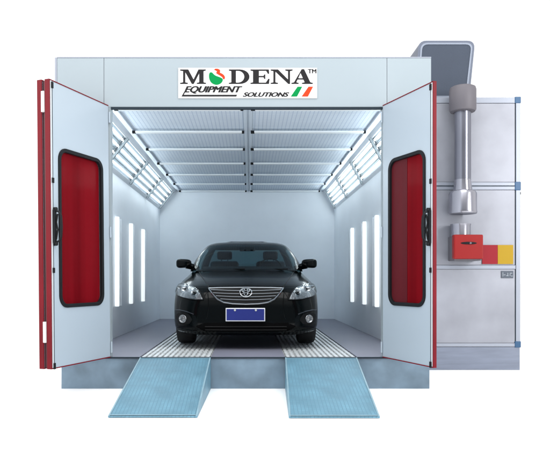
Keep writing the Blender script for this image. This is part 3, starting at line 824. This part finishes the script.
# grille
gt = [(-.455, .742), (-.3, .747), (0, .750), (.3, .747), (.455, .742)]
gb = [(-.455, .734), (-.405, .672), (-.345, .612), (-.27, .575), (-.16, .558), (0, .552), (.16, .558), (.27, .575), (.345, .612), (.405, .672), (.455, .734)]
gr = patch('grille', gt, gb, M['carblack'], .004, .03, nx=40)
outl = gt + gb[::-1][1:-1]
obj('surround', cline(outl, .0105, .008, closed=True), M['chrome'], gr, smooth=True)
for k, z in enumerate((.712, .676, .640, .604)):
    hw = 0
    for i in range(200):
        x = i / 200 * .455
        if ip(gb, x) < z - .010: hw = x
    pts = [(-hw, z + .012), (-hw * .5, z + .003), (0, z), (hw * .5, z + .003), (hw, z + .012)]
    obj('bar', cline(pts, .0075, .008), M['chromedull'], gr, smooth=True)
ez = .686
b = nb()
def ell(cx, cz, a, c, r, off, rr=24):
    pts = [conform(cx + a * math.cos(2 * PI * k / rr), cz + c * math.sin(2 * PI * k / rr), off) for k in range(rr)]
    tube(b, pts, r, 8, closed=True)
ell(0, ez, .072, .049, .0075, .024); ell(0, ez + .004, .024, .043, .0065, .026); ell(0, ez + .020, .048, .022, .0065, .028)
obj('emblem', b, M['chrome'], gr, smooth=True)
# headlamps
ht = [(.520, .612), (.550, .680), (.592, .727), (.66, .762), (.74, .785), (.81, .796), (.866, .788), (.884, .755)]
hb = [(.515, .606), (.60, .604), (.68, .610), (.77, .628), (.83, .645), (.866, .662), (.884, .70)]
for sgn in (-1, 1):
    hl_ = patch('headlight', ht, hb, M['lamp'], .004, .03, nx=30, nz=10, mirror=sgn)
    for (cx, cz, r) in ((.63, .690, .042), (.745, .722, .052), (.825, .742, .030)):
        c = conform(sgn * cx, cz, .006); nrm = (conform(sgn * cx, cz, .1) - conform(sgn * cx, cz, 0)).normalized()
        q = Vector((0, -1, 0)).rotation_difference((nrm + Vector((0, -1.2, 0))).normalized()).to_matrix()
        b = nb(); lathe(b, [(r, 0), (r * 1.0, -.014), (r * .86, -.018), (r * .6, -.006), (r * .3, -.002)], 24, 'y')
        for v in b.verts: v.co = q @ v.co + c
        bw = obj('reflector_bowl', b, M['chrome'], hl_, smooth=True)
        b = nb(); lathe(b, [(r * .34, 0), (r * .34, -.012), (r * .2, -.022), (r * .05, -.026)], 16, 'y')
        for v in b.verts: v.co = q @ v.co + c
        obj('bulb', b, M['carblack'] if r > .04 else M['lamp'], hl_, smooth=True)
    patch('lens', ht, hb, M['lens'], .026, .004, nx=30, nz=10, parent=hl_, mirror=sgn)
    rim_ = ht + hb[::-1]
    obj('lamp_seal', cline(rim_, .006, .012, mirror=sgn, closed=True, dens=4), M['black'], hl_, smooth=True)
# bumper: lower intake, fog lamps, crease lines
patch('lower_intake', [(-.60, .292), (-.5, .330), (0, .336), (.5, .330), (.60, .292)], [(-.60, .282), (-.5, .232), (0, .225), (.5, .232), (.60, .282)], M['intake'], .006, .03, nx=40)
b = nb()
for z in (.25, .285):
    pts = [conform(-.49 + .98 * i / 30, z, .010) for i in range(31)]; tube(b, pts, .006, 6)
obj('intake_bars', b, M['carblack'], car)
for sgn in (-1, 1):
    fr = patch('fog_light_bezel', [(.655, .37), (.69, .425), (.76, .445), (.84, .435), (.865, .40)], [(.655, .355), (.69, .315), (.76, .300), (.83, .312), (.865, .37)], M['carblack'], .006, .02, mirror=sgn)
    c = conform(sgn * .765, .372, .008); nrm = (conform(sgn * .765, .372, .1) - conform(sgn * .765, .372, 0)).normalized()
    q = Vector((0, -1, 0)).rotation_difference((nrm + Vector((0, -1.5, 0))).normalized()).to_matrix()
    b = nb(); lathe(b, [(.050, .01), (.050, -.012), (.044, -.018), (.03, -.010), (.012, -.016)], 24, 'y')
    for v in b.verts: v.co = q @ v.co + c
    obj('fog_light', b, M['lamp'], fr, smooth=True)
    obj('fog_trim', cline([(.63, .432), (.72, .462), (.81, .478), (.88, .474)], .007, .006, mirror=sgn), M['chromedull'], fr, smooth=True)
    obj('bumper_crease', cline([(.47, .735), (.455, .62), (.45, .5), (.47, .40), (.53, .30)], .006, .001, mirror=sgn), M['paint'], car, smooth=True)
    obj('bonnet_gap', cline([(.515, .62), (.475, .70), (.46, .765), (.52, .83), (.60, .90), (.66, .96)], .004, .0005, mirror=sgn), M['carblack'], car, smooth=True)
obj('bonnet_gap', cline([(-.46, .768), (0, .774), (.46, .768)], .004, .0005), M['carblack'], car)
b = nb(); tube(b, [conform(-.86 + 1.72 * i / 50, .222 + .02 * abs(-1 + i / 25) ** 3, .0) for i in range(51)], .016, 8); obj('bumper_lip', b, M['paint'], car, smooth=True)
# number plate
b = nb(); box(b, -.242, .232, -.040, -.022, .352, .512); pl = obj('number_plate', b, M['plateframe'], car, bevel=.004)
b = nb(); box(b, -.230, .220, -.0435, -.0405, .364, .500); obj('plate_face', b, M['plate'], pl)
b = nb()
for x in (-.13, .12): lathe(b, [(.013, 0), (.010, .005)], 14, 'y', (x, -.0495, .487))
obj('plate_bolt', b, M['chrome'], pl, smooth=True)
b = nb(); box(b, -.05, .05, -.022, .03, .38, .48); obj('plate_holder', b, M['carblack'], car)
# door mirrors
for sgn in (-1, 1):
    b = nb()
    tube(b, [(sgn * .70, 1.58, 1.015), (sgn * .80, 1.52, 1.045), (sgn * .86, 1.50, 1.065)], [.036, .046, .054], 10)
    mm = obj('mirror_arm', b, M['paint'], car, smooth=True)
    b = nb(); bmesh.ops.create_uvsphere(b, u_segments=28, v_segments=18, radius=1)
    for v in b.verts:
        x, y, z = v.co
        f = lambda t, e: math.copysign(abs(t) ** e, t)
        x2, y2, z2 = f(x, .55), f(y, .7), f(z, .6)
        hgt = .064 + .006 * x2
        v.co = (sgn * (.902 + .112 * x2), 1.50 + .075 * y2 + .03 * x2, 1.087 + hgt * z2)
    obj('mirror_shell', b, M['paint'], mm, smooth=True)
# body side trim: door handles and sill seams
for sgn in (-1, 1):
    for y in (2.35, 3.3):
        b = nb(); tube(b, [(sgn * .87, y, .86), (sgn * .905, y + .03, .865), (sgn * .905, y + .17, .865), (sgn * .87, y + .2, .86)], .012, 8); obj('door_handle', b, M['paint'], car, smooth=True)
# wheels
for y in (.93, 3.70):
    for sgn in (-1, 1):
        x0 = sgn * .675; x1 = sgn * .90
        d = sgn
        b = nb(); lathe(b, [(.215, .0), (.30, -.004), (.322, .010), (.333, .035), (.335, .075), (.335, .15), (.333, .19), (.322, .215), (.30, .229), (.215, .225)], 48, 'x', close=False)
        # tread grooves
        for v in b.verts: v.co.x *= d
        w = obj('wheel', b, M['tyre'], car, smooth=True, loc=(sgn * .685, y, .336))
        b = nb(); lathe(b, [(.216, .0), (.205, .05), (.06, .10), (.06, .13), (.02, .135)], 40, 'x', close=True)
        lathe(b, [(.216, .225), (.205, .218), (.195, .05)], 40, 'x', close=False)
        for k in range(10):
            a = 2 * PI * k / 10
            p = [Vector((.14, .05 * math.cos(a), .05 * math.sin(a))), Vector((.19, .205 * math.cos(a), .205 * math.sin(a)))]
            tube(b, p, [.018, .014], 6)
        for v in b.verts: v.co.x *= d
        obj('rim', b, M['rim'], w, smooth=True)
        b = nb(); box(b, -.0, .12, -.02, .02, -.02, .02)
        for v in b.verts: v.co.x *= d
        obj('hub', b, M['carblack'], w)
# underbody pan and axle so nothing shows through
b = nb(); box(b, -.58, .58, .5, 4.4, .19, .26); obj('underbody', b, M['carblack'], car)

# ------------------------------------------------------------------ world, lamps, camera
w = bpy.data.worlds.new('World'); sc.world = w; w.use_nodes = True
bg = w.node_tree.nodes['Background']; bg.inputs[0].default_value = (1, 1, 1, 1); bg.inputs[1].default_value = 1.3
def area(name, loc, target, sx, sy, power, col=(1, 1, 1)):
    l = bpy.data.lights.new(name, 'AREA'); l.shape = 'RECTANGLE'; l.size = sx; l.size_y = sy; l.energy = power; l.color = col
    o = bpy.data.objects.new(name, l); COL.objects.link(o); o.location = loc
    o.rotation_euler = (Vector(target) - Vector(loc)).to_track_quat('-Z', 'Y').to_euler()
    return o
# world greyed low on the camera side, added to give reflections contrast
wn = w.node_tree.nodes; wl = w.node_tree.links
tc = wn.new('ShaderNodeTexCoord'); sp = wn.new('ShaderNodeSeparateXYZ'); wl.new(tc.outputs['Generated'], sp.inputs[0])
my = wn.new('ShaderNodeMapRange'); my.interpolation_type = 'SMOOTHSTEP'; my.inputs['From Min'].default_value = -.15; my.inputs['From Max'].default_value = -.65
wl.new(sp.outputs['Y'], my.inputs['Value'])
mz = wn.new('ShaderNodeMapRange'); mz.interpolation_type = 'SMOOTHSTEP'; mz.inputs['From Min'].default_value = .62; mz.inputs['From Max'].default_value = .30
wl.new(sp.outputs['Z'], mz.inputs['Value'])
mm_ = wn.new('ShaderNodeMath'); mm_.operation = 'MULTIPLY'; wl.new(my.outputs['Result'], mm_.inputs[0]); wl.new(mz.outputs['Result'], mm_.inputs[1])
mxc = wn.new('ShaderNodeMix'); mxc.data_type = 'RGBA'; mxc.inputs['A'].default_value = (1, 1, 1, 1); mxc.inputs['B'].default_value = (.22, .23, .25, 1)
wl.new(mm_.outputs[0], mxc.inputs['Factor']); wl.new(mxc.outputs['Result'], bg.inputs[0])
area('added_strip', (8.5, .8, 4.2), (1.6, 8, 1.6), 1.4, 4.5, 620)  # added strip light out of view, puts highlights on the metal
area('added_strip', (-9.0, .8, 4.2), (-1.5, 8, 1.6), 1.4, 4.5, 480)  # matching strip on the left, also added and unseen
area('added_softbox', (0, 3.2, 7.5), (0, 5.6, 0), 9, 5, 500)  # added overhead fill, out of view, keeps the ground white

cam = bpy.data.cameras.new('camera'); co = bpy.data.objects.new('camera', cam); COL.objects.link(co)
co.location = (0, 0, 1.185); co.rotation_euler = (R(90), 0, 0)
cam.sensor_fit = 'HORIZONTAL'; cam.sensor_width = 36; cam.lens = 637 / 550 * 36
cam.shift_x = 25 / 550; cam.shift_y = 50 / 550
cam.clip_start = .05; cam.clip_end = 1000
sc.camera = co
sc.view_settings.view_transform = 'Standard'; sc.view_settings.look = 'None'; sc.view_settings.exposure = 0; sc.view_settings.gamma = 1
sc.render.engine = 'CYCLES'
sc.cycles.use_denoising = True
try: sc.cycles.denoiser = 'OPENIMAGEDENOISE'
except Exception: pass
sc.cycles.max_bounces = 10; sc.cycles.diffuse_bounces = 6; sc.cycles.transparent_max_bounces = 16
